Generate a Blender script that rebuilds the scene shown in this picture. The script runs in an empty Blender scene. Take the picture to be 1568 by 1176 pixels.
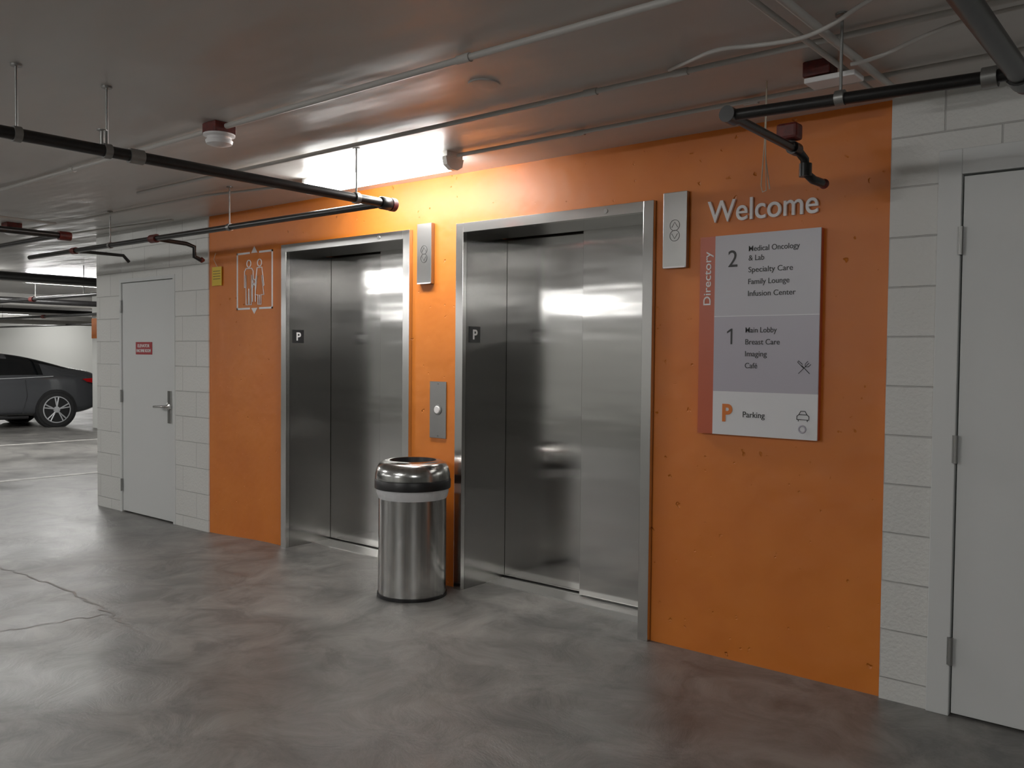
import bpy, math, bmesh, random
from mathutils import Vector, Matrix
random.seed(4)
sc=bpy.context.scene
try:
    sc.view_settings.view_transform='Standard'
    sc.view_settings.look='None'
    sc.view_settings.exposure=.5
    sc.view_settings.gamma=1.18
except Exception as e: print(e)

def lin(r,g,b):
    def f(c):
        c/=255
        return c/12.92 if c<=0.04045 else ((c+0.055)/1.055)**2.4
    return (f(r),f(g),f(b),1)

# ------------------------------------------------------------ materials
def mat(name,col,rough=.5,metal=0,col2=None,nscale=5,bump=0,bscale=60,emit=0,aniso=0,tangent=None,stretch=(1,1,1),bdist=.01,rough2=None,coat=0,det=3):
    m=bpy.data.materials.new(name); m.use_nodes=True
    nt=m.node_tree; b=nt.nodes['Principled BSDF']
    b.inputs['Base Color'].default_value=col
    b.inputs['Roughness'].default_value=rough
    b.inputs['Metallic'].default_value=metal
    if coat: b.inputs['Coat Weight'].default_value=coat
    tc=nt.nodes.new('ShaderNodeTexCoord'); mp=nt.nodes.new('ShaderNodeMapping')
    mp.inputs['Scale'].default_value=stretch
    nt.links.new(tc.outputs['Object'],mp.inputs['Vector'])
    if col2 or rough2 is not None:
        n=nt.nodes.new('ShaderNodeTexNoise'); n.inputs['Scale'].default_value=nscale
        n.inputs['Detail'].default_value=det; n.inputs['Roughness'].default_value=.6
        nt.links.new(mp.outputs[0],n.inputs['Vector'])
        if col2:
            r=nt.nodes.new('ShaderNodeValToRGB')
            r.color_ramp.elements[0].position=.35; r.color_ramp.elements[0].color=col
            r.color_ramp.elements[1].position=.68; r.color_ramp.elements[1].color=col2
            nt.links.new(n.outputs['Fac'],r.inputs[0]); nt.links.new(r.outputs[0],b.inputs['Base Color'])
        if rough2 is not None:
            mr=nt.nodes.new('ShaderNodeMapRange')
            mr.inputs['From Min'].default_value=.35; mr.inputs['From Max'].default_value=.65
            mr.inputs['To Min'].default_value=rough; mr.inputs['To Max'].default_value=rough2
            nt.links.new(n.outputs['Fac'],mr.inputs[0]); nt.links.new(mr.outputs[0],b.inputs['Roughness'])
    if bump:
        n2=nt.nodes.new('ShaderNodeTexNoise'); n2.inputs['Scale'].default_value=bscale; n2.inputs['Detail'].default_value=2
        nt.links.new(mp.outputs[0],n2.inputs['Vector'])
        bp=nt.nodes.new('ShaderNodeBump'); bp.inputs['Strength'].default_value=bump; bp.inputs['Distance'].default_value=bdist
        nt.links.new(n2.outputs['Fac'],bp.inputs['Height']); nt.links.new(bp.outputs[0],b.inputs['Normal'])
    if emit:
        b.inputs['Emission Color'].default_value=col; b.inputs['Emission Strength'].default_value=emit
    if aniso:
        b.inputs['Anisotropic'].default_value=aniso
        if tangent=='radial':
            t=nt.nodes.new('ShaderNodeTangent'); t.direction_type='RADIAL'; t.axis='Z'
            nt.links.new(t.outputs[0],b.inputs['Tangent'])
        elif tangent:
            c=nt.nodes.new('ShaderNodeCombineXYZ')
            for i in range(3): c.inputs[i].default_value=tangent[i]
            nt.links.new(c.outputs[0],b.inputs['Tangent'])
    return m

M_orange=mat('orange_paint',lin(210,108,24),.48,col2=lin(220,118,31),nscale=2.2,bump=.35,bscale=7,bdist=.02)
nt=M_orange.node_tree; b=nt.nodes['Principled BSDF']
bp1=[n for n in nt.nodes if n.type=='BUMP'][0]
vo=nt.nodes.new('ShaderNodeTexNoise'); vo.inputs['Scale'].default_value=22; vo.inputs['Detail'].default_value=2
tc=[n for n in nt.nodes if n.type=='TEX_COORD'][0]; nt.links.new(tc.outputs['Object'],vo.inputs['Vector'])
rp=nt.nodes.new('ShaderNodeValToRGB'); rp.color_ramp.elements[0].position=.22; rp.color_ramp.elements[1].position=.31
nt.links.new(vo.outputs['Fac'],rp.inputs[0])
bp2=nt.nodes.new('ShaderNodeBump'); bp2.inputs['Strength'].default_value=.8; bp2.inputs['Distance'].default_value=.012
nt.links.new(rp.outputs[0],bp2.inputs['Height']); nt.links.new(bp1.outputs[0],bp2.inputs['Normal']); nt.links.new(bp2.outputs[0],b.inputs['Normal'])

M_white=mat('white_wall_paint',lin(214,215,210),.55)
M_doorwhite=mat('white_door_enamel',lin(211,213,212),.38)
# painted concrete block
M_block=mat('painted_concrete_block',lin(216,215,209),.5)
nt=M_block.node_tree; b=nt.nodes['Principled BSDF']
tc=[n for n in nt.nodes if n.type=='TEX_COORD'][0]
sep=nt.nodes.new('ShaderNodeSeparateXYZ'); com=nt.nodes.new('ShaderNodeCombineXYZ'); ad=nt.nodes.new('ShaderNodeMath'); ad.operation='ADD'
a1=nt.nodes.new('ShaderNodeMath'); a1.operation='ADD'; a1.inputs[1].default_value=1.111+.015
a2=nt.nodes.new('ShaderNodeMath'); a2.operation='ADD'; a2.inputs[1].default_value=-.09+.203
nt.links.new(tc.outputs['Object'],sep.inputs[0]); nt.links.new(sep.outputs[0],ad.inputs[0]); nt.links.new(sep.outputs[1],ad.inputs[1])
nt.links.new(ad.outputs[0],a1.inputs[0]); nt.links.new(a1.outputs[0],com.inputs[0]); nt.links.new(sep.outputs[2],a2.inputs[0]); nt.links.new(a2.outputs[0],com.inputs[1])
br=nt.nodes.new('ShaderNodeTexBrick'); br.inputs['Scale'].default_value=1
br.inputs['Brick Width'].default_value=.406; br.inputs['Row Height'].default_value=.203; br.inputs['Mortar Size'].default_value=.004; br.inputs['Mortar Smooth'].default_value=.6
br.inputs['Color1'].default_value=lin(216,216,212); br.inputs['Color2'].default_value=lin(212,212,208); br.inputs['Mortar'].default_value=lin(186,185,182)
nt.links.new(com.outputs[0],br.inputs['Vector']); nt.links.new(br.outputs['Color'],b.inputs['Base Color'])
iv=nt.nodes.new('ShaderNodeMath'); iv.operation='SUBTRACT'; iv.inputs[0].default_value=1; nt.links.new(br.outputs['Fac'],iv.inputs[1])
bb=nt.nodes.new('ShaderNodeBump'); bb.inputs['Strength'].default_value=.7; bb.inputs['Distance'].default_value=.008; nt.links.new(iv.outputs[0],bb.inputs['Height'])
nn=nt.nodes.new('ShaderNodeTexNoise'); nn.inputs['Scale'].default_value=60; nn.inputs['Detail'].default_value=2; nt.links.new(tc.outputs['Object'],nn.inputs['Vector'])
b2=nt.nodes.new('ShaderNodeBump'); b2.inputs['Strength'].default_value=.4; b2.inputs['Distance'].default_value=.008
nt.links.new(nn.outputs['Fac'],b2.inputs['Height']); nt.links.new(bb.outputs[0],b2.inputs['Normal']); nt.links.new(b2.outputs[0],b.inputs['Normal'])

# floor
M_floor=mat('concrete_floor',lin(98,97,95),.29,col2=lin(124,122,119),nscale=.8,rough2=.5)
nt=M_floor.node_tree; b=nt.nodes['Principled BSDF']; tc=[n for n in nt.nodes if n.type=='TEX_COORD'][0]
ramp=[n for n in nt.nodes if n.type=='VALTORGB'][0]
n2=nt.nodes.new('ShaderNodeTexNoise'); n2.inputs['Scale'].default_value=3.0; n2.inputs['Detail'].default_value=9; n2.inputs['Roughness'].default_value=.74; n2.inputs['Distortion'].default_value=.9
nt.links.new(tc.outputs['Object'],n2.inputs['Vector'])
r2=nt.nodes.new('ShaderNodeValToRGB'); r2.color_ramp.elements[0].position=.38; r2.color_ramp.elements[0].color=(.58,.58,.58,1); r2.color_ramp.elements[1].position=.64; r2.color_ramp.elements[1].color=(1.36,1.35,1.32,1)
nt.links.new(n2.outputs['Fac'],r2.inputs[0])
mx=nt.nodes.new('ShaderNodeMix'); mx.data_type='RGBA'; mx.blend_type='MULTIPLY'; mx.inputs[0].default_value=1
nt.links.new(ramp.outputs[0],mx.inputs[6]); nt.links.new(r2.outputs[0],mx.inputs[7]); nt.links.new(mx.outputs[2],b.inputs['Base Color'])
bf=nt.nodes.new('ShaderNodeBump'); bf.inputs['Strength'].default_value=.4; bf.inputs['Distance'].default_value=.014
nt.links.new(n2.outputs['Fac'],bf.inputs['Height']); nt.links.new(bf.outputs[0],b.inputs['Normal'])

M_ceil=mat('ceiling_gloss_paint',lin(186,184,180),.32,col2=lin(197,195,191),nscale=1.3,bump=.5,bscale=2.6,bdist=.03,rough2=.46,stretch=(.5,1.6,1))
M_steelX=mat('brushed_stainless_door',lin(192,191,189),.15,1,col2=lin(210,209,206),nscale=.8,aniso=.85,tangent=(1,0,0),bump=.09,bscale=1.8,bdist=.03,stretch=(.5,1,2.8))
M_steelY=mat('brushed_stainless_jamb',lin(168,167,165),.22,1,aniso=.6,tangent=(0,1,0),bump=.1,bscale=3,bdist=.01)
M_steel=mat('brushed_stainless_trim',lin(208,207,205),.20,1,bump=.06,bscale=4)
M_plate=mat('satin_stainless_plate',lin(158,157,155),.34,1)
M_steelCan=mat('brushed_stainless_can',lin(204,204,202),.17,1,col2=lin(176,176,174),nscale=30,stretch=(1,1,.02),aniso=.7,tangent='radial')
M_alu=mat('aluminium_sill',lin(225,225,222),.35,1)
M_black=mat('black_plastic',lin(20,20,22),.4)
M_pipe=mat('black_pipe_enamel',lin(17,16,17),.35,col2=lin(26,25,25),nscale=20)
M_redfit=mat('red_primer_fitting',lin(105,28,20),.5,col2=lin(70,20,17),nscale=40)
M_conduit=mat('painted_conduit',lin(186,183,178),.45)
M_galv=mat('galvanized_steel',lin(140,140,138),.4,.8)
M_dark=mat('shaft_dark',lin(12,12,13),.8)
M_signgrey=mat('sign_light_grey',lin(188,186,194),.35)
M_signlilac=mat('sign_lilac_grey',lin(178,173,185),.35)
M_signwhite=mat('sign_white',lin(230,230,233),.35)
M_terra=mat('sign_terracotta',lin(188,80,44),.35)
M_text=mat('sign_text_black',lin(14,13,14),.5)
M_lwhite=mat('white_lettering',lin(240,238,238),.45)
M_lred=mat('sign_red',lin(160,30,38),.4)
M_lorange=mat('sign_orange',lin(224,112,16),.4)
M_yellow=mat('yellow_tag',lin(220,184,36),.5)
M_line=mat('worn_line_paint',lin(190,188,182),.6,col2=lin(140,136,132),nscale=7)
M_crackl=mat('floor_crack_edge',lin(136,133,129),.7)
M_bag=mat('white_plastic_bag',lin(225,226,228),.35,bump=.4,bscale=40)
M_lamp=mat('fluorescent_diffuser',(1,.985,.955,1),.4,emit=43)
M_lampb=mat('fluorescent_diffuser_bright',(1,.99,.965,1),.4,emit=70)
M_lamp2=mat('fluorescent_diffuser_soft',(1,.985,.95,1),.4,emit=29)
M_lamphouse=mat('white_enamel_fixture',lin(225,224,221),.4)
M_cable=mat('beige_cable',lin(190,180,160),.5)
M_carpaint=mat('grey_car_paint',lin(82,84,88),.25,.5,coat=.8)
M_glass=mat('dark_tinted_glass',lin(12,14,16),.06,coat=.5)
M_tyre=mat('tyre_rubber',lin(22,22,23),.8)
M_rim=mat('alloy_rim',lin(205,207,210),.35,.5)
M_tail=mat('tail_light_red',lin(180,14,18),.2,coat=.6)

# ------------------------------------------------------------ helpers
def link(o,parent=None):
    sc.collection.objects.link(o)
    if parent:
        o.parent=parent
        o.matrix_parent_inverse=Matrix.Translation(-Vector(parent.location))
    return o
def empty(name,loc):
    e=bpy.data.objects.new(name,None); e.location=loc; e.empty_display_size=.1
    sc.collection.objects.link(e); return e
def mk(name,vs,fs,m,parent=None,smooth=False,mi=None):
    me=bpy.data.meshes.new(name); me.from_pydata([tuple(v) for v in vs],[],fs)
    ms=m if isinstance(m,(list,tuple)) else [m]
    for q in ms: me.materials.append(q)
    if mi:
        for p,i in zip(me.polygons,mi): p.material_index=i
    if smooth:
        for p in me.polygons: p.use_smooth=True
    me.update()
    bm=bmesh.new(); bm.from_mesh(me); bmesh.ops.recalc_face_normals(bm,faces=bm.faces); bm.to_mesh(me); bm.free()
    return link(bpy.data.objects.new(name,me),parent)
def boxes(name,bs,m,parent=None,bevel=0):
    vs=[];fs=[]
    for (x0,x1,y0,y1,z0,z1) in bs:
        n=len(vs)
        vs+=[(x0,y0,z0),(x1,y0,z0),(x1,y1,z0),(x0,y1,z0),(x0,y0,z1),(x1,y0,z1),(x1,y1,z1),(x0,y1,z1)]
        fs+=[tuple(n+i for i in f) for f in [(0,3,2,1),(4,5,6,7),(0,1,5,4),(1,2,6,5),(2,3,7,6),(3,0,4,7)]]
    o=mk(name,vs,fs,m,parent)
    if bevel:
        md=o.modifiers.new('b','BEVEL'); md.width=bevel; md.segments=2; md.limit_method='ANGLE'
    return o
def box(name,x0,x1,y0,y1,z0,z1,m,parent=None,bevel=0): return boxes(name,[(x0,x1,y0,y1,z0,z1)],m,parent,bevel)
def tomesh(cu,name,m,parent,smooth=True):
    o=bpy.data.objects.new('tmp',cu); sc.collection.objects.link(o)
    bpy.context.view_layer.update()
    dg=bpy.context.evaluated_depsgraph_get()
    me=bpy.data.meshes.new_from_object(o.evaluated_get(dg))
    bpy.data.objects.remove(o)
    me.name=name; me.materials.clear(); me.materials.append(m)
    for p in me.polygons: p.use_smooth=smooth; p.material_index=0
    return me
def tube(name,paths,r,m,parent=None,cyclic=False,res=4,smoothpath=False):
    if not isinstance(paths[0][0],(tuple,list)): paths=[paths]
    cu=bpy.data.curves.new('c','CURVE'); cu.dimensions='3D'; cu.bevel_depth=r; cu.bevel_resolution=res; cu.use_fill_caps=True
    for pts in paths:
        if smoothpath:
            sp=cu.splines.new('NURBS'); sp.points.add(len(pts)-1); sp.order_u=3; sp.use_endpoint_u=True; sp.resolution_u=6
        else:
            sp=cu.splines.new('POLY'); sp.points.add(len(pts)-1)
        for q,p in zip(sp.points,pts): q.co=(*p,1)
        sp.use_cyclic_u=cyclic
    me=tomesh(cu,name,m,parent)
    return link(bpy.data.objects.new(name,me),parent)
def lathe(name,prof,c,m,parent=None,seg=48,mi=None,axis='Z',smooth=True):
    vs=[];fs=[];mm=[]
    for (r,z) in prof:
        for i in range(seg):
            a=2*math.pi*i/seg; p=(r*math.cos(a),r*math.sin(a),z)
            if axis=='X': p=(p[2],p[0],p[1])
            if axis=='Y': p=(p[0],p[2],p[1])
            vs.append(p)
    for j in range(len(prof)-1):
        for i in range(seg):
            k=(i+1)%seg
            fs.append((j*seg+i,j*seg+k,(j+1)*seg+k,(j+1)*seg+i)); mm.append(mi[j] if mi else 0)
    fs.append(tuple(range(seg))[::-1]); mm.append(mi[0] if mi else 0)
    fs.append(tuple((len(prof)-1)*seg+i for i in range(seg))); mm.append(mi[-1] if mi else 0)
    o=mk(name,vs,fs,m,parent,smooth,mm)
    o.location=c
    if smooth:
        md=o.modifiers.new('e','EDGE_SPLIT'); md.split_angle=math.radians(40)
    return o
_cap=None
def text(name,s,x,z,cap,m,parent,y,width=None,mode='front',extr=.001,align='LEFT',bold=0):
    global _cap
    if _cap is None:
        cu=bpy.data.curves.new('t','FONT'); cu.body='H'; cu.size=1
        me=tomesh(cu,'t',m,None,False); _cap=max(v.co.y for v in me.vertices)
    sc_=cap/_cap
    cu=bpy.data.curves.new('t','FONT'); cu.body=s; cu.size=1; cu.offset=bold; cu.extrude=extr/sc_
    me=tomesh(cu,name,m,None,False)
    x0=min(v.co.x for v in me.vertices); x1=max(v.co.x for v in me.vertices)
    sx=sc_ if not width else width/(x1-x0)
    for v in me.vertices:
        a=(v.co.x-x0)*sx; bb_=v.co.y*sc_; d=v.co.z*sc_
        if align=='CENTER': a-=(x1-x0)*sx/2
        if mode=='front': v.co=(x+a,y-d,z+bb_)
        elif mode=='up': v.co=(x-bb_,y-d,z+a)
        elif mode=='plusX': v.co=(y+d,x+a,z+bb_)
    return link(bpy.data.objects.new(name,me),parent)

# ------------------------------------------------------------ shell
H=2.486
YF=-13
XW=-30
def sm(a,b,x):
    t=max(0,min(1,(x-a)/(b-a))); return t*t*(3-2*t)
def fz(x,y):
    return .03*sm(-6.3,-5.4,x)*(1-sm(-3.2,-2.3,x))*sm(-1.9,-.3,y)
xs=[XW,-22,-16,-12,-9,-8,-7]+[-6.5+.15*i for i in range(31)]+[-1.8,-1,0,1,3,6,8]
ys=[YF,-10,-7,-5,-4,-3,-2.4]+[-2+.15*i for i in range(15)]+[.45,1,2,4,6,9,12,16]
vs=[(x,y,fz(x,y)) for y in ys for x in xs]; nx=len(xs)
fs=[(j*nx+i,j*nx+i+1,(j+1)*nx+i+1,(j+1)*nx+i) for j in range(len(ys)-1) for i in range(nx-1)]
mk('floor',vs,fs,M_floor,smooth=True)
box('ceiling',XW-.2,8.2,YF-.2,16.2,H,H+.2,M_ceil)
WD=.46
XL=-8.08; XO0=-6.22; XO1=-1.111
E=[(-5.25,-3.94),(-3.547,-2.219)]
ZF=2.19
g=.001
boxes('wall_back',[(XO0,E[0][0]-g,0,WD,0,H),(E[0][1]+g,E[1][0]-g,0,WD,0,H),(E[1][1]+g,XO1,0,WD,0,H),
   (E[0][0]-g,E[0][1]+g,0,WD,ZF+g,H),(E[1][0]-g,E[1][1]+g,0,WD,ZF+g,H)],M_orange)
DL=(-7.64,-6.71); DT=2.06
boxes('wall_back_left',[(XL,DL[0],-.012,WD,0,H),(DL[1],XO0,-.012,WD,0,H),(DL[0],DL[1],-.012,WD,DT,H),(DL[0],DL[1],.06,WD,0,DT)],M_block)
DR=(-.925,.19); DRT=2.245
boxes('wall_back_right',[(XO1,DR[0],-.015,WD,0,H),(DR[1],8,-.015,WD,0,H),(DR[0],DR[1],-.015,WD,DRT,H),(DR[0],DR[1],.08,WD,0,DRT)],M_block)
box('wall_left',XW-.2,XW,YF,16,0,H,M_white)
box('wall_right',8,8.2,YF,16,0,H,M_white)
box('wall_front',XW,8,YF-.2,YF,0,H,M_white)
box('wall_far',XW,8,16,16.2,0,H,M_white)
box('wall_corner_return',XL,XL+.2,WD+.002,15.99,0,H,M_block)

# hairline cracks in the slab
def crack(name,pts,w,m,jit=.02,n=14):
    P=[]
    for (a,b_) in zip(pts[:-1],pts[1:]):
        for i in range(n):
            t=i/n; P.append((a[0]+(b_[0]-a[0])*t+random.uniform(-jit,jit),a[1]+(b_[1]-a[1])*t+random.uniform(-jit,jit)))
    P.append(pts[-1]); vs=[];fs=[]
    for i,(x,y) in enumerate(P):
        q=P[min(i+1,len(P)-1)]; p_=P[max(i-1,0)]; dx,dy=q[0]-p_[0],q[1]-p_[1]; L=math.hypot(dx,dy) or 1
        ww=w*random.uniform(.4,1.2); nx_,ny_=-dy/L*ww/2,dx/L*ww/2
        vs+=[(x+nx_,y+ny_,fz(x,y)+.0015),(x-nx_,y-ny_,fz(x,y)+.0015)]
    fs=[(2*i,2*i+1,2*i+3,2*i+2) for i in range(len(P)-1)]
    return mk(name,vs,fs,m)
crack('floor_crack',[(-6.6,-1.5),(-6.17,-1.53),(-5.33,-1.49),(-4.65,-1.56),(-4.2,-1.60)],.014,M_crackl)
crack('floor_crack',[(-4.65,-1.56),(-4.77,-2.05),(-5.4,-2.6)],.010,M_crackl)

# ------------------------------------------------------------ doors
def hinge(nm,x,y,z,p):
    tube(nm,[(x,y,z-.055),(x,y,z+.055)],.009,M_galv,p)
d=empty('door_1',(-7.18,0,0))
boxes('frame',[(DL[0],DL[0]+.03,-.018,.06,0,DT),(DL[1]-.03,DL[1],-.018,.06,0,DT),(DL[0]+.03,DL[1]-.03,-.018,.06,DT-.03,DT)],M_doorwhite,d)
box('leaf',DL[0]+.034,DL[1]-.034,-.006,.04,.012,DT-.036,M_doorwhite,d,.002)
for i,z in enumerate((1.82,1.03,.24)): hinge('hinge_%d'%(i+1),DL[0]+.032,-.02,z,d)
box('sign_plate',-7.365,-7.09,-.010,-.0065,1.40,1.507,M_lred,d)
text('sign_text_1','ELEVATOR',-7.228,1.462,.026,M_lwhite,d,-.0115,.2,align='CENTER',bold=.01)
text('sign_text_2','MACHINE ROOM',-7.228,1.42,.026,M_lwhite,d,-.0115,.24,align='CENTER',bold=.01)
box('lock_plate',-6.83,-6.775,-.016,-.0065,.83,1.1,M_steel,d,.003)
tube('lever',[(-6.80,-.012,.97),(-6.80,-.065,.97),(-6.83,-.07,.97),(-6.95,-.07,.965)],.011,M_steel,d)
lathe('rose',[(.03,0),(.03,-.012),(.02,-.018)],(-6.80,-.016,.97),M_steel,d,24,axis='Y')

d=empty('door_2',(-.37,0,0))
boxes('frame',[(DR[0],DR[0]+.085,-.03,.08,0,DRT),(DR[1]-.085,DR[1],-.03,.08,0,DRT),(DR[0]+.085,DR[1]-.085,-.03,.08,DRT-.1,DRT)],M_doorwhite,d,.003)
box('leaf',DR[0]+.092,DR[1]-.092,-.02,.03,.012,DRT-.108,M_doorwhite,d,.002)
for i,z in enumerate((1.885,1.066,.262)): hinge('hinge_%d'%(i+1),DR[0]+.089,-.036,z,d)
boxes('hinge_leaves',[(DR[0]+.075,DR[0]+.089,-.034,-.0305,z-.055,z+.055) for z in (1.885,1.066,.262)],M_galv,d)
tube('lever',[(.05,-.02,1.0),(.05,-.08,1.0),(-.06,-.08,1.0)],.011,M_steel,d)

# ------------------------------------------------------------ elevators
def elevator(x0,x1):
    e=empty('elevator',((x0+x1)/2,0,0)); fw=.058; zi=ZF-.055
    boxes('frame_face',[(x0,x0+fw,-.028,.004,.0,ZF),(x1-fw,x1,-.028,.004,.0,ZF),(x0+fw,x1-fw,-.028,.004,zi,ZF)],M_steel,e,.002)
    boxes('frame_jamb',[(x0+.002,x0+fw,.005,.372,.0,zi),(x1-fw,x1-.002,.005,.323,.0,zi),(x0+.002,x1-.002,.005,.323,zi,ZF-.002)],M_steelY,e)
    mid=(x0+x1)/2
    box('door_panel_slow',x0+.01,mid+.03,.375,.40,.045,ZF-.01,M_steelX,e,.002)
    box('door_panel_fast',mid,x1-.01,.325,.35,.045,ZF-.01,M_steelX,e,.002)
    boxes('sill',[(x0+fw,x1-fw,.20,.322,.0,.036),(x0+fw,x1-fw,.353,.373,0,.036),(x0+fw,mid-.001,.322,.353,0,.034)],M_alu,e)
    box('shaft_back',x0+.002,x1-.002,.43,.455,0,ZF-.002,M_dark,e)
    X=x0+fw
    box('level_plate',X,X+.004,.03,.125,1.495,1.59,M_black,e)
    text('level_letter','P',.06,1.515,.055,M_lwhite,e,X+.005,mode='plusX',bold=.02)
    lathe('key_hole',[(.012,0),(.012,-.004)],(x1-.28,-.028,ZF-.028),M_galv,e,20,axis='Y')
    return e
elevator(*E[0]); elevator(*E[1])

def lantern(x0,x1):
    e=empty('elevator_hall_lantern',((x0+x1)/2,0,2.03))
    box('plate',x0,x1,-.03,-.001,1.85,2.215,M_plate,e,.002)
    cx=(x0+x1)/2
    boxes('lens_strip',[(x0+.006,x1-.006,-.033,-.0305,1.85,1.857)],M_lwhite,e)
    for k,zc in enumerate((2.055,2.005)):
        s=1 if k==0 else -1
        tube('arrow_ring_%d'%(k+1),[(cx+.026*math.cos(a*math.pi/12),-.031,zc+.026*math.sin(a*math.pi/12)) for a in range(24)],.0012,M_black,e,cyclic=True,res=1)
        tube('arrow_%d'%(k+1),[(cx-.016,-.031,zc-.01*s),(cx,-.031,zc+.015*s),(cx+.016,-.031,zc-.01*s)],.0012,M_black,e,res=1)
lantern(-3.871,-3.748); lantern(-2.164,-2.035)

e=empty('elevator_call_panel',(-3.706,0,1.09))
box('plate',-3.775,-3.638,-.008,-.001,.916,1.259,M_plate,e,.002)
lathe('button',[(.024,0),(.024,-.008),(.02,-.012)],(-3.706,-.008,1.088),M_lwhite,e,24,axis='Y')
lathe('button_ring',[(.032,0),(.032,-.004),(.026,-.005)],(-3.706,-.008,1.088),M_galv,e,24,axis='Y')
for z in (.93,1.245): lathe('screw',[(.005,0),(.005,-.003)],(-3.706,-.008,z),M_galv,e,12,axis='Y')

# ------------------------------------------------------------ welcome lettering + directory
text('welcome_lettering','Welcome',-1.935,2.053,.098,M_lwhite,None,-.008,.525,extr=.007,bold=.006)
e=empty('directory_sign',(-1.67,0,1.52))
xa,xb,xc=-1.959,-1.881,-1.386
box('backing',xa,xc,-.028,-.001,1.062,1.984,M_terra,e)
box('strip',xa,xb,-.034,-.0285,1.062,1.984,M_terra,e)
box('panel_top',xb,xc,-.036,-.0285,1.612,1.984,M_signgrey,e)
box('panel_mid',xb,xc,-.036,-.0285,1.263,1.609,M_signlilac,e)
box('panel_bottom',xb,xc,-.036,-.0285,1.062,1.263,M_signwhite,e)
box('rule',xb,xc,-.0362,-.030,1.609,1.612,M_signwhite,e)
Y=-.0368
text('number_2','2',-1.815,1.837,.075,M_text,e,Y,.045)
for i,(s,z) in enumerate((('Medical Oncology',1.903),('& Lab',1.861),('Specialty Care',1.808),('Family Lounge',1.754),('Infusion Center',1.70))):
    text('line_2_%d'%i,s,-1.715,z,.024,M_text,e,Y,.0148*len(s),bold=.003)
mk('number_1',[(-1.797,Y,1.481),(-1.788,Y,1.481),(-1.788,Y,1.553),(-1.796,Y,1.553),(-1.815,Y,1.540),(-1.815,Y,1.531),(-1.797,Y,1.541)],[(0,1,2,3,6),(3,4,5,6)],M_text,e)
for i,(s,z) in enumerate((('Main Lobby',1.534),('Breast Care',1.48),('Imaging',1.426),('Café',1.372))):
    text('line_1_%d'%i,s,-1.724,z,.024,M_text,e,Y,.0148*len(s),bold=.003)
text('letter_P','P',-1.832,1.126,.075,M_lorange,e,Y,.05,bold=.035)
text('line_parking','Parking',-1.73,1.147,.026,M_text,e,Y,.105,bold=.003)
text('directory_text','Directory',-1.902,1.665,.036,M_lwhite,e,-.0348,.25,mode='up',bold=.004)
tube('icon_dining',[[(-1.474,Y,1.352),(-1.436,Y,1.390)],[(-1.444,Y,1.382),(-1.444,Y,1.395),(-1.432,Y,1.407)],[(-1.436,Y,1.390),(-1.427,Y,1.399)],[(-1.444,Y,1.382),(-1.430,Y,1.382),(-1.419,Y,1.393)]],.0014,M_text,e,res=1)
tube('icon_knife',[[(-1.424,Y,1.352),(-1.460,Y,1.388)],[(-1.452,Y,1.376),(-1.478,Y,1.402),(-1.474,Y,1.408),(-1.456,Y,1.392)]],.0016,M_text,e,res=1)
tube('icon_car',[[(-1.477,Y,1.15),(-1.477,Y,1.165),(-1.468,Y,1.172),(-1.46,Y,1.187),(-1.44,Y,1.187),(-1.432,Y,1.172),(-1.423,Y,1.165),(-1.423,Y,1.15),(-1.477,Y,1.15)],[(-1.468,Y,1.172),(-1.432,Y,1.172)],[(-1.47,Y,1.15),(-1.47,Y,1.142)],[(-1.43,Y,1.15),(-1.43,Y,1.142)]],.0018,M_text,e,res=1)
tube('icon_ring',[(-1.452+.015*math.cos(a*math.pi/12),Y,1.108+.015*math.sin(a*math.pi/12)) for a in range(24)],.004,M_signlilac,e,cyclic=True,res=2)

# pictogram
e=empty('elevator_pictogram',(-5.61,0,1.96)); y=-.003
x0,x1,z0,z1=-5.84,-5.385,1.745,2.172; cx=(x0+x1)/2
boxes('border',[(x0,x0+.014,y,-.0005,z0,z1),(x1-.014,x1,y,-.0005,z0,z1),(x0,cx-.06,y,-.0005,z0,z0+.014),(cx+.06,x1,y,-.0005,z0,z0+.014),(x0,cx-.06,y,-.0005,z1-.014,z1),(cx+.06,x1,y,-.0005,z1-.014,z1)],M_lwhite,e)
mk('arrow_up',[(cx-.04,y,z1-.01),(cx+.04,y,z1-.01),(cx,y,z1+.04)],[(0,1,2)],M_lwhite,e)
mk('arrow_down',[(cx-.04,y,z0+.01),(cx+.04,y,z0+.01),(cx,y,z0-.035)],[(0,2,1)],M_lwhite,e)
def person(k,px,hz,h,w):
    y=-.004; ps=[]
    ps.append([(px+.026*math.cos(a*math.pi/10),y,hz+.026*math.sin(a*math.pi/10)) for a in range(21)])
    t=hz-.035
    if w:
        ps.append([(px-.03,y,t),(px-.055,y,t-.13),(px-.045,y,t-.14),(px-.028,y,t-.06),(px-.055,y,t-.2),(px-.02,y,t-.2),(px-.02,y,t-h),(px,y,t-h),(px,y,t-.2)])
        ps.append([(px-.03,y,t),(px+.03,y,t),(px+.055,y,t-.13),(px+.045,y,t-.14),(px+.028,y,t-.06),(px+.055,y,t-.2),(px+.02,y,t-.2),(px+.02,y,t-h),(px,y,t-h)])
    else:
        ps.append([(px-.035,y,t),(px-.055,y,t-.02),(px-.055,y,t-.14),(px-.042,y,t-.14),(px-.036,y,t-.05),(px-.034,y,t-h),(px-.006,y,t-h),(px,y,t-.15)])
        ps.append([(px-.035,y,t),(px+.035,y,t),(px+.055,y,t-.02),(px+.055,y,t-.14),(px+.042,y,t-.14),(px+.036,y,t-.05),(px+.034,y,t-h),(px+.006,y,t-h),(px,y,t-.15)])
    tube('figure_%d'%k,ps,.004,M_lwhite,e,res=1)
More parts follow.
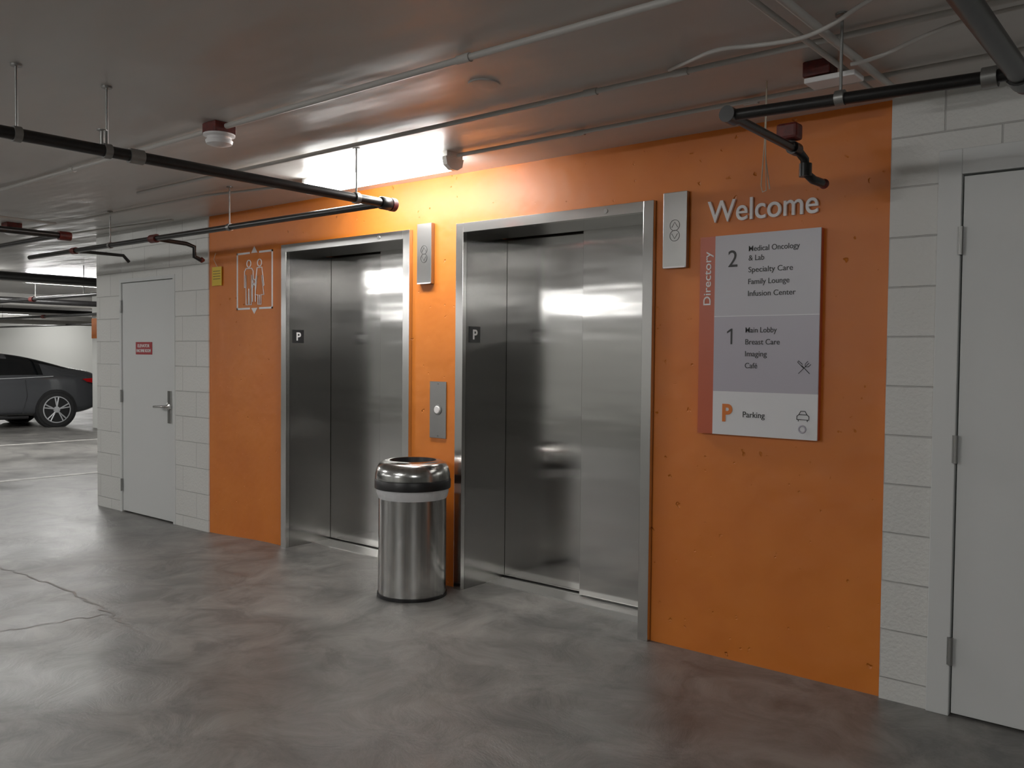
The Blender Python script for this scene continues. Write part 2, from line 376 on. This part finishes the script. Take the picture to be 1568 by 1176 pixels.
person(1,-5.68,2.085,.27,False); person(2,-5.545,2.085,.27,True)
tube('figure_3',[[(-5.612+.017*math.cos(a*math.pi/10),-.006,1.95+.017*math.sin(a*math.pi/10)) for a in range(21)],[(-5.63,-.006,1.925),(-5.63,-.006,1.80)],[(-5.594,-.006,1.925),(-5.594,-.006,1.80)],[(-5.63,-.006,1.925),(-5.594,-.006,1.925)]],.0035,M_lwhite,e,res=1)

e=empty('yellow_inspection_tag',(-6.09,0,2.02))
box('card',-6.16,-6.03,-.014,-.01,1.94,2.085,M_yellow,e)
tube('string',[(-6.09,-.012,2.085),(-6.11,-.03,2.14),(-6.10,-.02,2.19)],.002,M_cable,e)
boxes('print',[(-6.145,-6.045,-.0146,-.0141,2.05-.02*i,2.054-.02*i) for i in range(4)],M_text,e)

# ------------------------------------------------------------ trash can
cx,cy=-3.655,-.262; z0=fz(cx,cy)-.001
e=empty('trash_can',(cx,cy,z0))
lathe('base_ring',[(.192,0),(.203,.002),(.203,.018),(.199,.02)],(cx,cy,z0),M_black,e,64)
lathe('body',[(.19,.018),(.1965,.02),(.1965,.60)],(cx,cy,z0),M_steelCan,e,96)
lathe('bag_overhang',[(.196,.565),(.201,.575),(.208,.60),(.207,.625),(.19,.63)],(cx,cy,z0),M_bag,e,64)
lathe('rim_band',[(.197,.622),(.219,.624),(.22,.632),(.22,.672),(.218,.676),(.2,.678)],(cx,cy,z0),M_black,e,64)
lathe('lid',[(.2,.677),(.217,.678),(.216,.705),(.207,.742),(.192,.766),(.17,.778),(.14,.784),(.135,.782),(.13,.73)],(cx,cy,z0),[M_steelCan,M_black],e,96,mi=[0,0,0,0,0,0,0,1])
box('lid_flap',cx-.085,cx+.085,cy-.085,cy+.085,z0+.733,z0+.742,M_black,e)

# ------------------------------------------------------------ lights
def fixture(cx,cy,ax='X',L=1.22,mm=None):
    e=empty('fluorescent_light_fixture',(cx,cy,H))  # same name for real fixtures and unseen ones added as fill
    prof=[(-.065,0),(-.055,-.04),(-.02,-.06),(.02,-.06),(.055,-.04),(.065,0)]
    def P(a,b,z):
        return (cx+a,cy+b,H-.03+z) if ax=='X' else (cx+b,cy+a,H-.03+z)
    l=L/2-.03
    vs=[P(s*l,b,z) for s in (-1,1) for b,z in prof]; n=len(prof)
    fs=[(i,i+1,n+i+1,n+i) for i in range(n-1)]
    mk('diffuser',vs,fs,mm or M_lamp,e,False)
    for k,s in enumerate((-1,1)):
        vs=[P(s*l,b*1.05,z*1.05) for b,z in prof]+[P(s*(l+.03),b*1.05,z*1.05) for b,z in prof]
        fs=[(i,i+1,n+i+1,n+i) for i in range(n-1)]+[tuple(range(n)),tuple(range(n,2*n)),(0,n-1,2*n-1,n)]
        mk('end_cap_%d'%k,vs,fs,M_lamphouse,e)
    a=P(-L/2,-.06,.0); c=P(L/2,.06,.029)
    box('housing',a[0],c[0],a[1],c[1],a[2]+.001,c[2],M_lamphouse,e)
fixture(-3.80,-.42,mm=M_lamp2)
fixture(-13.3,2.0,'Y',mm=M_lampb); fixture(-12.6,.1,'Y',mm=M_lampb)  # second one is out of view, added to brighten the left floor
for p in [(-13.2,-6.7,'X'),(-25,5.5,'Y'),(-19.8,1.0,'Y'),(-15.3,-.8,'X'),(-28.3,9,'Y'),(-28.3,3,'Y'),(-20.5,7.5,'Y'),  # third onward are added to brighten the car and far wall
          (-3.4,-5.2,'X'),(1.5,-4.6,'X'),(-8.3,-3.6,'X'),(-9.8,-9.6,'X'),(-14.5,-10.5,'X'),(-4,-10.5,'X'),(-20,-9.5,'X')]:  # unseen; first, third and fifth added to brighten floor, left wall and door reflections
    fixture(*p)

# ------------------------------------------------------------ ceiling services
zc=H-.02
def conduit(name,paths,r=.012,mm=None,clips=[]):
    e=empty(name,paths[0][0])
    tube('run',paths,r,mm or M_conduit,e)
    for i,(x,y_) in enumerate(clips):
        lathe('coupling_%d'%i,[(r*1.35,-.03),(r*1.35,.03)],(x,y_,zc),M_conduit,e,12,axis='X')
conduit('electrical_conduit',[[(-3.62,-1.50,zc),(3,-1.50,zc)]],.0125,clips=[(-2.13,-1.50)])
conduit('electrical_conduit',[[(-12,-1.50,zc),(-3.74,-1.50,zc)]],.0125,clips=[(-5.2,-1.50)])
conduit('electrical_conduit',[[(-5.6,-.90,zc),(5,-.90,zc)]],.011,clips=[(-2.0,-.9),(-1.6,-.9)])
conduit('electrical_conduit',[[(-3.17,-.42,zc),(6,-.37,zc)]],.0105,clips=[(-2.4,-.41),(-1.55,-.4)])
conduit('electrical_conduit',[[(-1.02,-6,zc-.026),(-1.02,-.22,zc-.026)]],.014)
conduit('electrical_conduit',[[(-1.09,-6,zc-.026),(-1.09,-.3,zc-.026)]],.010)
conduit('electrical_conduit',[[(-8,-.62,zc),(-5.3,-.58,zc),(-4.44,-.42,zc)]],.009)
conduit('electrical_conduit',[[(-12,-2.1,zc),(-6.7,-2.1,zc),(-6.5,-2.0,zc)]],.009)
conduit('electrical_conduit',[[(-12,-.25,zc),(-8.2,-.3,zc),(-6.5,-.15,zc)]],.009)
conduit('electrical_conduit',[[(-7.3,-9,zc-.024),(-7.3,-.7,zc-.024)]],.010)
e=empty('flexible_cable',(-1.3,-1.0,zc))
tube('run',[(-1.62,-.95,zc),(-1.5,-1.02,zc-.01),(-1.35,-1.10,zc-.02),(-1.2,-1.12,zc-.05),(-1.02,-1.1,zc-.055),(-.8,-1.22,zc-.012),(-.5,-1.3,zc-.01),(0,-1.28,zc-.01)],.007,M_conduit,e,smoothpath=True)
e=empty('flexible_cable',(-.8,-.7,zc))
tube('run',[(-1.03,-.76,zc-.05),(-.95,-.76,zc-.05),(-.8,-.8,zc-.02),(-.6,-.84,zc),(-.2,-.8,zc)],.007,M_conduit,e,smoothpath=True)

e=empty('smoke_detector',(-3.68,-1.5,H))
box('junction_box',-3.735,-3.625,-1.555,-1.445,H-.05,H-.0005,M_redfit,e,.004)
lathe('body',[(.072,-.05),(.072,-.058),(.055,-.064),(.055,-.072),(.062,-.08),(.058,-.095),(.03,-.104)],(-3.68,-1.5,H),M_lwhite,e,40)
e=empty('smoke_detector',(-7.9,-.8,H))
box('junction_box',-7.96,-7.84,-.86,-.74,H-.05,H-.0005,M_redfit,e,.004)
lathe('body',[(.072,-.05),(.072,-.058),(.055,-.07),(.058,-.085),(.03,-.1)],(-7.9,-.8,H),M_lwhite,e,40)
e=empty('ceiling_cover_plate',(-2.30,-1.2,H))
lathe('disc',[(.062,-.0005),(.06,-.006),(.04,-.007)],(-2.30,-1.2,H),M_conduit,e,40)
e=empty('fire_alarm_junction_box',(-1.15,-.62,H))
box('box',-1.23,-1.13,-.68,-.6,H-.055,H-.0005,M_redfit,e,.004)
box('strobe_cover',-1.22,-1.04,-.69,-.59,H-.082,H-.063,M_lwhite,e,.004)

# sprinkler pipes
zp=2.227
def hanger(p,x,y_,z=zp,r=.024):
    tube('hanger_rod',[(x,y_,z+r),(x,y_,H-.001)],.005,M_galv,p)
    lathe('ceiling_flange',[(.02,-.008),(.02,-.0005)],(x,y_,H),M_galv,p,16)
def ring(p,x,y_,z,r,ax):
    lathe('ring',[(r,-.014),(r,.014)],(x,y_,z),M_galv,p,20,axis=ax)
e=empty('sprinkler_pipe',(-3.53,-2,zp))
tube('main_run',[(-3.53,-9,zp),(-3.53,-.60,zp)],.024,M_pipe,e,res=6)
lathe('elbow_fitting',[(.03,-.035),(.034,-.03),(.034,.03),(.03,.035)],(-3.53,-.60,zp),M_pipe,e,20,axis='Y')
lathe('elbow_collar',[(.036,-.016),(.036,.016)],(-3.53,-.55,zp),M_redfit,e,20,axis='Y')
tube('branch_run',[(-3.55,-.60,zp),(-8.05,-.60,zp)],.019,M_pipe,e,res=6)
for y_ in (-2.44,-2.1,-.80): 
    hanger(e,-3.53,y_)
    ring(e,-3.53,y_,zp,.03,'Y')
lathe('coupling',[(.031,-.03),(.031,.03)],(-3.53,-1.98,zp),M_galv,e,20,axis='Y')
tube('sprinkler_head',[(-3.53,-2.12,zp),(-3.53,-2.12,zp+.075)],.009,M_galv,e)
lathe('sprinkler_deflector',[(.02,0),(.02,.004)],(-3.53,-2.12,zp+.078),M_galv,e,16)
for x in (-5.0,-6.6): hanger(e,x,-.60,r=.019); ring(e,x,-.6,zp,.024,'X')
lathe('tee',[(.03,-.04),(.03,.04)],(-5.95,-.6,zp),M_redfit,e,20,axis='X')
tube('drop',[(-5.95,-.6,zp),(-5.95,-.35,zp-.01),(-5.93,-.30,zp-.03),(-5.93,-.30,zp-.10),(-5.93,-.25,zp-.12)],.016,M_pipe,e)
lathe('drop_head',[(.016,0),(.022,.01),(.01,.03)],(-5.93,-.25,zp-.12),M_redfit,e,16,axis='Y')
tube('armover',[(-7.2,-.6,zp),(-7.2,-.2,zp),(-7.2,-.15,zp-.05)],.014,M_pipe,e)
lathe('tee_2',[(.027,-.03),(.027,.03)],(-7.2,-.6,zp),M_redfit,e,20,axis='X')

e=empty('sprinkler_pipe',(-6.3,-2,zp))
tube('main_run',[(-6.34,-9,zp),(-6.34,-1.03,zp)],.022,M_pipe,e)
tube('branch_run',[(-6.34,-1.10,zp-.005),(-13.5,-1.10,zp-.005)],.018,M_pipe,e)
lathe('elbow_fitting',[(.032,-.04),(.032,.04)],(-6.34,-1.05,zp),M_redfit,e,20,axis='Y')
hanger(e,-6.34,-1.6); hanger(e,-8,-1.10); hanger(e,-11,-1.1)

e=empty('sprinkler_pipe',(-.48,-1.5,zp))
tube('main_run',[(-.47,-9,zp),(-.49,-.92,zp)],.030,M_pipe,e,res=6)
lathe('main_end',[(.037,-.05),(.037,.03),(.03,.035)],(-.49,-.93,zp),M_pipe,e,20,axis='Y')
lathe('main_collar',[(.033,-.02),(.033,.02)],(-.49,-.88,zp),M_redfit,e,20,axis='Y')
tube('branch_run',[(-.50,-.98,zp),(-1.30,-1.08,zp-.005)],.019,M_pipe,e,res=6)
lathe('branch_collar',[(.03,-.02),(.03,.02)],(-.56,-.985,zp),M_galv,e,20,axis='X')
lathe('elbow_fitting',[(.027,-.03),(.027,.03)],(-1.313,-1.08,zp-.005),M_pipe,e,20,axis='Y')
tube('arm',[(-1.313,-1.09,zp-.005),(-1.313,-.54,zp-.012)],.016,M_pipe,e,res=6)
tube('drop',[(-1.313,-.58,zp-.005),(-1.313,-.50,zp-.01),(-1.30,-.46,zp-.04),(-1.30,-.45,zp-.09),(-1.28,-.42,zp-.115),(-1.27,-.36,zp-.118)],.017,M_pipe,e,res=6)
lathe('drop_elbow',[(.025,-.025),(.025,.025)],(-1.313,-.53,zp-.01),M_pipe,e,16,axis='Y')
lathe('drop_elbow_2',[(.024,-.03),(.024,.02)],(-1.30,-.45,zp-.075),M_pipe,e,16)
lathe('sprinkler_head',[(.014,0),(.012,.02),(.02,.026),(.02,.03)],(-1.27,-.36,zp-.118),M_redfit,e,16,axis='Y')
hanger(e,-.965,-1.04,r=.019); ring(e,-.965,-1.04,zp,.024,'X')
box('red_tee_body',-1.36,-1.28,-.60,-.53,zp+.015,zp+.075,M_redfit,e,.01)
e=empty('hanging_wires',(-1.40,-.5,2.1))
tube('strands',[[(-1.42,-.55,H-.002),(-1.425,-.55,2.25),(-1.435,-.55,2.09)],[(-1.415,-.56,H-.002),(-1.42,-.55,2.2),(-1.40,-.55,2.07)],[(-1.435,-.55,2.09),(-1.425,-.56,2.06),(-1.41,-.56,2.065),(-1.42,-.55,2.25)]],.002,M_cable,e,res=1)

# background ceiling pipes / beams in the garage beyond
for k,(x,r,z) in enumerate([(-10.5,.05,2.25),(-11.6,.03,2.3),(-14.4,.045,2.2),(-16.4,.03,2.25),(-19,.04,2.25),(-23,.06,2.15)]):
    e=empty('overhead_service_pipe',(x,0,z))
    tube('run',[(x,YF+.1,z),(x,15.9,z)],r,M_pipe if k%2==0 else M_conduit,e)
    for y_ in (-10,-4,2,8): tube('hanger_rod',[(x,y_,z),(x,y_,H-.001)],.006,M_galv,e)
for k,(y_,z) in enumerate([(1.2,2.12),(3.6,2.1),(6.2,2.1)]):
    e=empty('overhead_service_pipe',(-20,y_,z))
    tube('run',[(-9.0,y_,z),(XW+.1,y_,z)],.025,M_pipe,e)
    for x in (-11,-15,-20,-25): tube('hanger_rod',[(x,y_,z),(x,y_,H-.001)],.006,M_galv,e)
    for x in (-12.5,-18): lathe('fitting',[(.036,-.05),(.036,.05)],(x,y_,z),M_redfit,e,16,axis='X')
for x in (-17.5,-21.5,-26.5):
    box('ceiling_beam',x-.15,x+.15,YF,16,H-.22,H-.001,M_ceil)

# column beyond the corner
e=empty('concrete_column',(-16.2,4.0,0))
box('shaft',-16.4,-16.0,3.80,4.2,0,H,M_white,e,.01)
boxes('orange_band',[(-16.405,-15.995,3.795,4.205,1.67,2.04)],M_orange,e)
for (x,y_) in [(-24,-6),(-24,10)]:
    e=empty('concrete_column',(x,y_,0)); box('shaft',x-.25,x+.25,y_-.25,y_+.25,0,H,M_white,e,.01)
e=empty('parking_stripe',(-10.3,0,0))
box('stripe',-10.36,-10.24,-6,2.6,.0005,.003,M_line,e)
box('stripe_far',-14.3,-14.18,-3,8,.0005,.003,M_line,e)

# ------------------------------------------------------------ car
CX=-17.93; RY=4.33
car=empty('car',(CX,2.1,0))
st=[(0,.70,.40,.84,.93,.60),(.08,.80,.30,.90,1.03,.66),(.35,.87,.22,.93,1.08,.66),(.62,.89,.20,.945,1.13,.62),(1.1,.90,.2,.94,1.28,.58),(1.65,.90,.2,.92,1.39,.55),
    (2.3,.90,.2,.90,1.42,.55),(2.85,.90,.2,.89,1.36,.56),(3.2,.90,.2,.89,1.18,.60),(3.55,.89,.2,.88,.97,.66),(4.0,.87,.2,.82,.89,.62),(4.35,.80,.22,.70,.78,.5),(4.55,.62,.3,.55,.62,.4)]
vs=[];fs=[];mi=[]
for (s,w,zb,zt,zr,wr) in st:
    half=[(w*.90,zb),(w*.99,zb+.10),(w,(zb+zt)/2),(w*.985,zt-.04),(w*.955,zt),(wr+.02,zr-.035),(wr-.06,zr)]
    row=[(-a,z) for a,z in half]+[(0,zr+.015)]+[(a,z) for a,z in reversed(half)]
    for a,z in row: vs.append((CX+a,RY-s,z))
n=15
for j in range(len(st)-1):
    for i in range(n-1):
        fs.append((j*n+i,j*n+i+1,(j+1)*n+i+1,(j+1)*n+i))
        side=i in(4,9)
        g_=0
        if side and 4<=j<=7: g_=1
        if i in(5,6,7,8) and j in(3,4): g_=1
        if i in(5,6,7,8) and j in(7,8): g_=1
        mi.append(g_)
    fs.append((j*n+n-1,j*n,(j+1)*n,(j+1)*n+n-1)); mi.append(0)
fs.append(tuple(range(n))); mi.append(0)
fs.append(tuple((len(st)-1)*n+i for i in range(n))); mi.append(0)
o=mk('body',vs,fs,[M_carpaint,M_glass],car,True,mi)
md=o.modifiers.new('s','SUBSURF'); md.levels=2; md.render_levels=2
for k,(yy) in enumerate((3.42,.72)):
    for sgn in (1,-1):
        X=CX+sgn*.80
        lathe('wheel_arch_%d%s'%(k,'ab'[sgn>0]),[(.37,-.05*sgn),(.37,.106*sgn)],(X,yy,.34),M_black,car,40,axis='X')
        lathe('tyre_%d%s'%(k,'ab'[sgn>0]),[(.20,-.05*sgn),(.32,-.05*sgn),(.33,.0),(.33,.09*sgn),(.315,.12*sgn),(.245,.125*sgn),(.235,.10*sgn)],(X,yy,.331),M_tyre,car,48,axis='X')
        lathe('rim_lip_%d%s'%(k,'ab'[sgn>0]),[(.25,.10*sgn),(.25,.128*sgn),(.232,.130*sgn),(.228,.11*sgn)],(X,yy,.331),[M_rim,M_black],car,48,axis='X',mi=[0,0,1])
        sp=[]
        for q in range(5):
            for dd in (-.14,.14):
                a=q*2*math.pi/5+math.pi/2
                x_=X+.126*sgn
                sp.append([(x_,yy+.05*math.cos(a),.331+.05*math.sin(a)),(x_-.004*sgn,yy+.235*math.cos(a+dd),.331+.235*math.sin(a+dd))])
        tube('spokes_%d%s'%(k,'ab'[sgn>0]),sp,.013,M_rim,car,res=2)
        lathe('hub_%d%s'%(k,'ab'[sgn>0]),[(.06,.11*sgn),(.055,.135*sgn),(.03,.138*sgn)],(X,yy,.331),M_rim,car,24,axis='X')
for sgn in (1,-1):
    vs=[(CX+sgn*.895,RY-.42,.90),(CX+sgn*.86,RY-.12,.92),(CX+sgn*.72,RY+.0,.92),(CX+sgn*.74,RY-.0,.80),(CX+sgn*.87,RY-.12,.80),(CX+sgn*.903,RY-.33,.84)]
    o=mk('tail_light_%s'%('lr'[sgn>0]),vs,[(0,1,4,5),(1,2,3,4)],M_tail,car)
    md=o.modifiers.new('s','SOLIDIFY'); md.thickness=.03; md.offset=0
    tube('window_trim_%s'%('lr'[sgn>0]),[(CX+sgn*.868,RY-.95,.955),(CX+sgn*.872,RY-1.65,.925),(CX+sgn*.872,RY-2.85,.90),(CX+sgn*.86,RY-3.3,.90)],.009,M_rim,car)
    tube('door_gap_%s'%('lr'[sgn>0]),[[(CX+sgn*.885,RY-1.45,.90),(CX+sgn*.90,RY-1.42,.6),(CX+sgn*.90,RY-1.5,.28)],[(CX+sgn*.885,RY-2.35,.90),(CX+sgn*.90,RY-2.35,.28)]],.005,M_black,car)
    tube('sill_%s'%('lr'[sgn>0]),[(CX+sgn*.87,RY-1.4,.21),(CX+sgn*.87,RY-3.2,.21)],.03,M_black,car)
box('licence_plate',CX-.16,CX+.16,RY+.0,RY+.012,.6,.74,M_lwhite,car)

# ------------------------------------------------------------ world + camera
w=bpy.data.worlds.new('w'); sc.world=w; w.use_nodes=True
w.node_tree.nodes['Background'].inputs[0].default_value=(.02,.02,.02,1)
cam=bpy.data.cameras.new('camera'); co=bpy.data.objects.new('camera',cam); sc.collection.objects.link(co); sc.camera=co
cam.sensor_width=36; cam.lens=36*1340/1568; cam.clip_start=.02
yaw=math.radians(39.5); p=math.radians(1.83); r=math.radians(.55)
right=Vector((math.cos(yaw),math.sin(yaw),0)); fwd=Vector((-math.sin(yaw)*math.cos(p),math.cos(yaw)*math.cos(p),-math.sin(p)))
up=right.cross(fwd)
r2_=right*math.cos(r)+up*math.sin(r); u2=up*math.cos(r)-right*math.sin(r)
m=Matrix((r2_,u2,-fwd)).transposed().to_4x4(); m.translation=(0,-3.8,1.417)
co.matrix_world=m
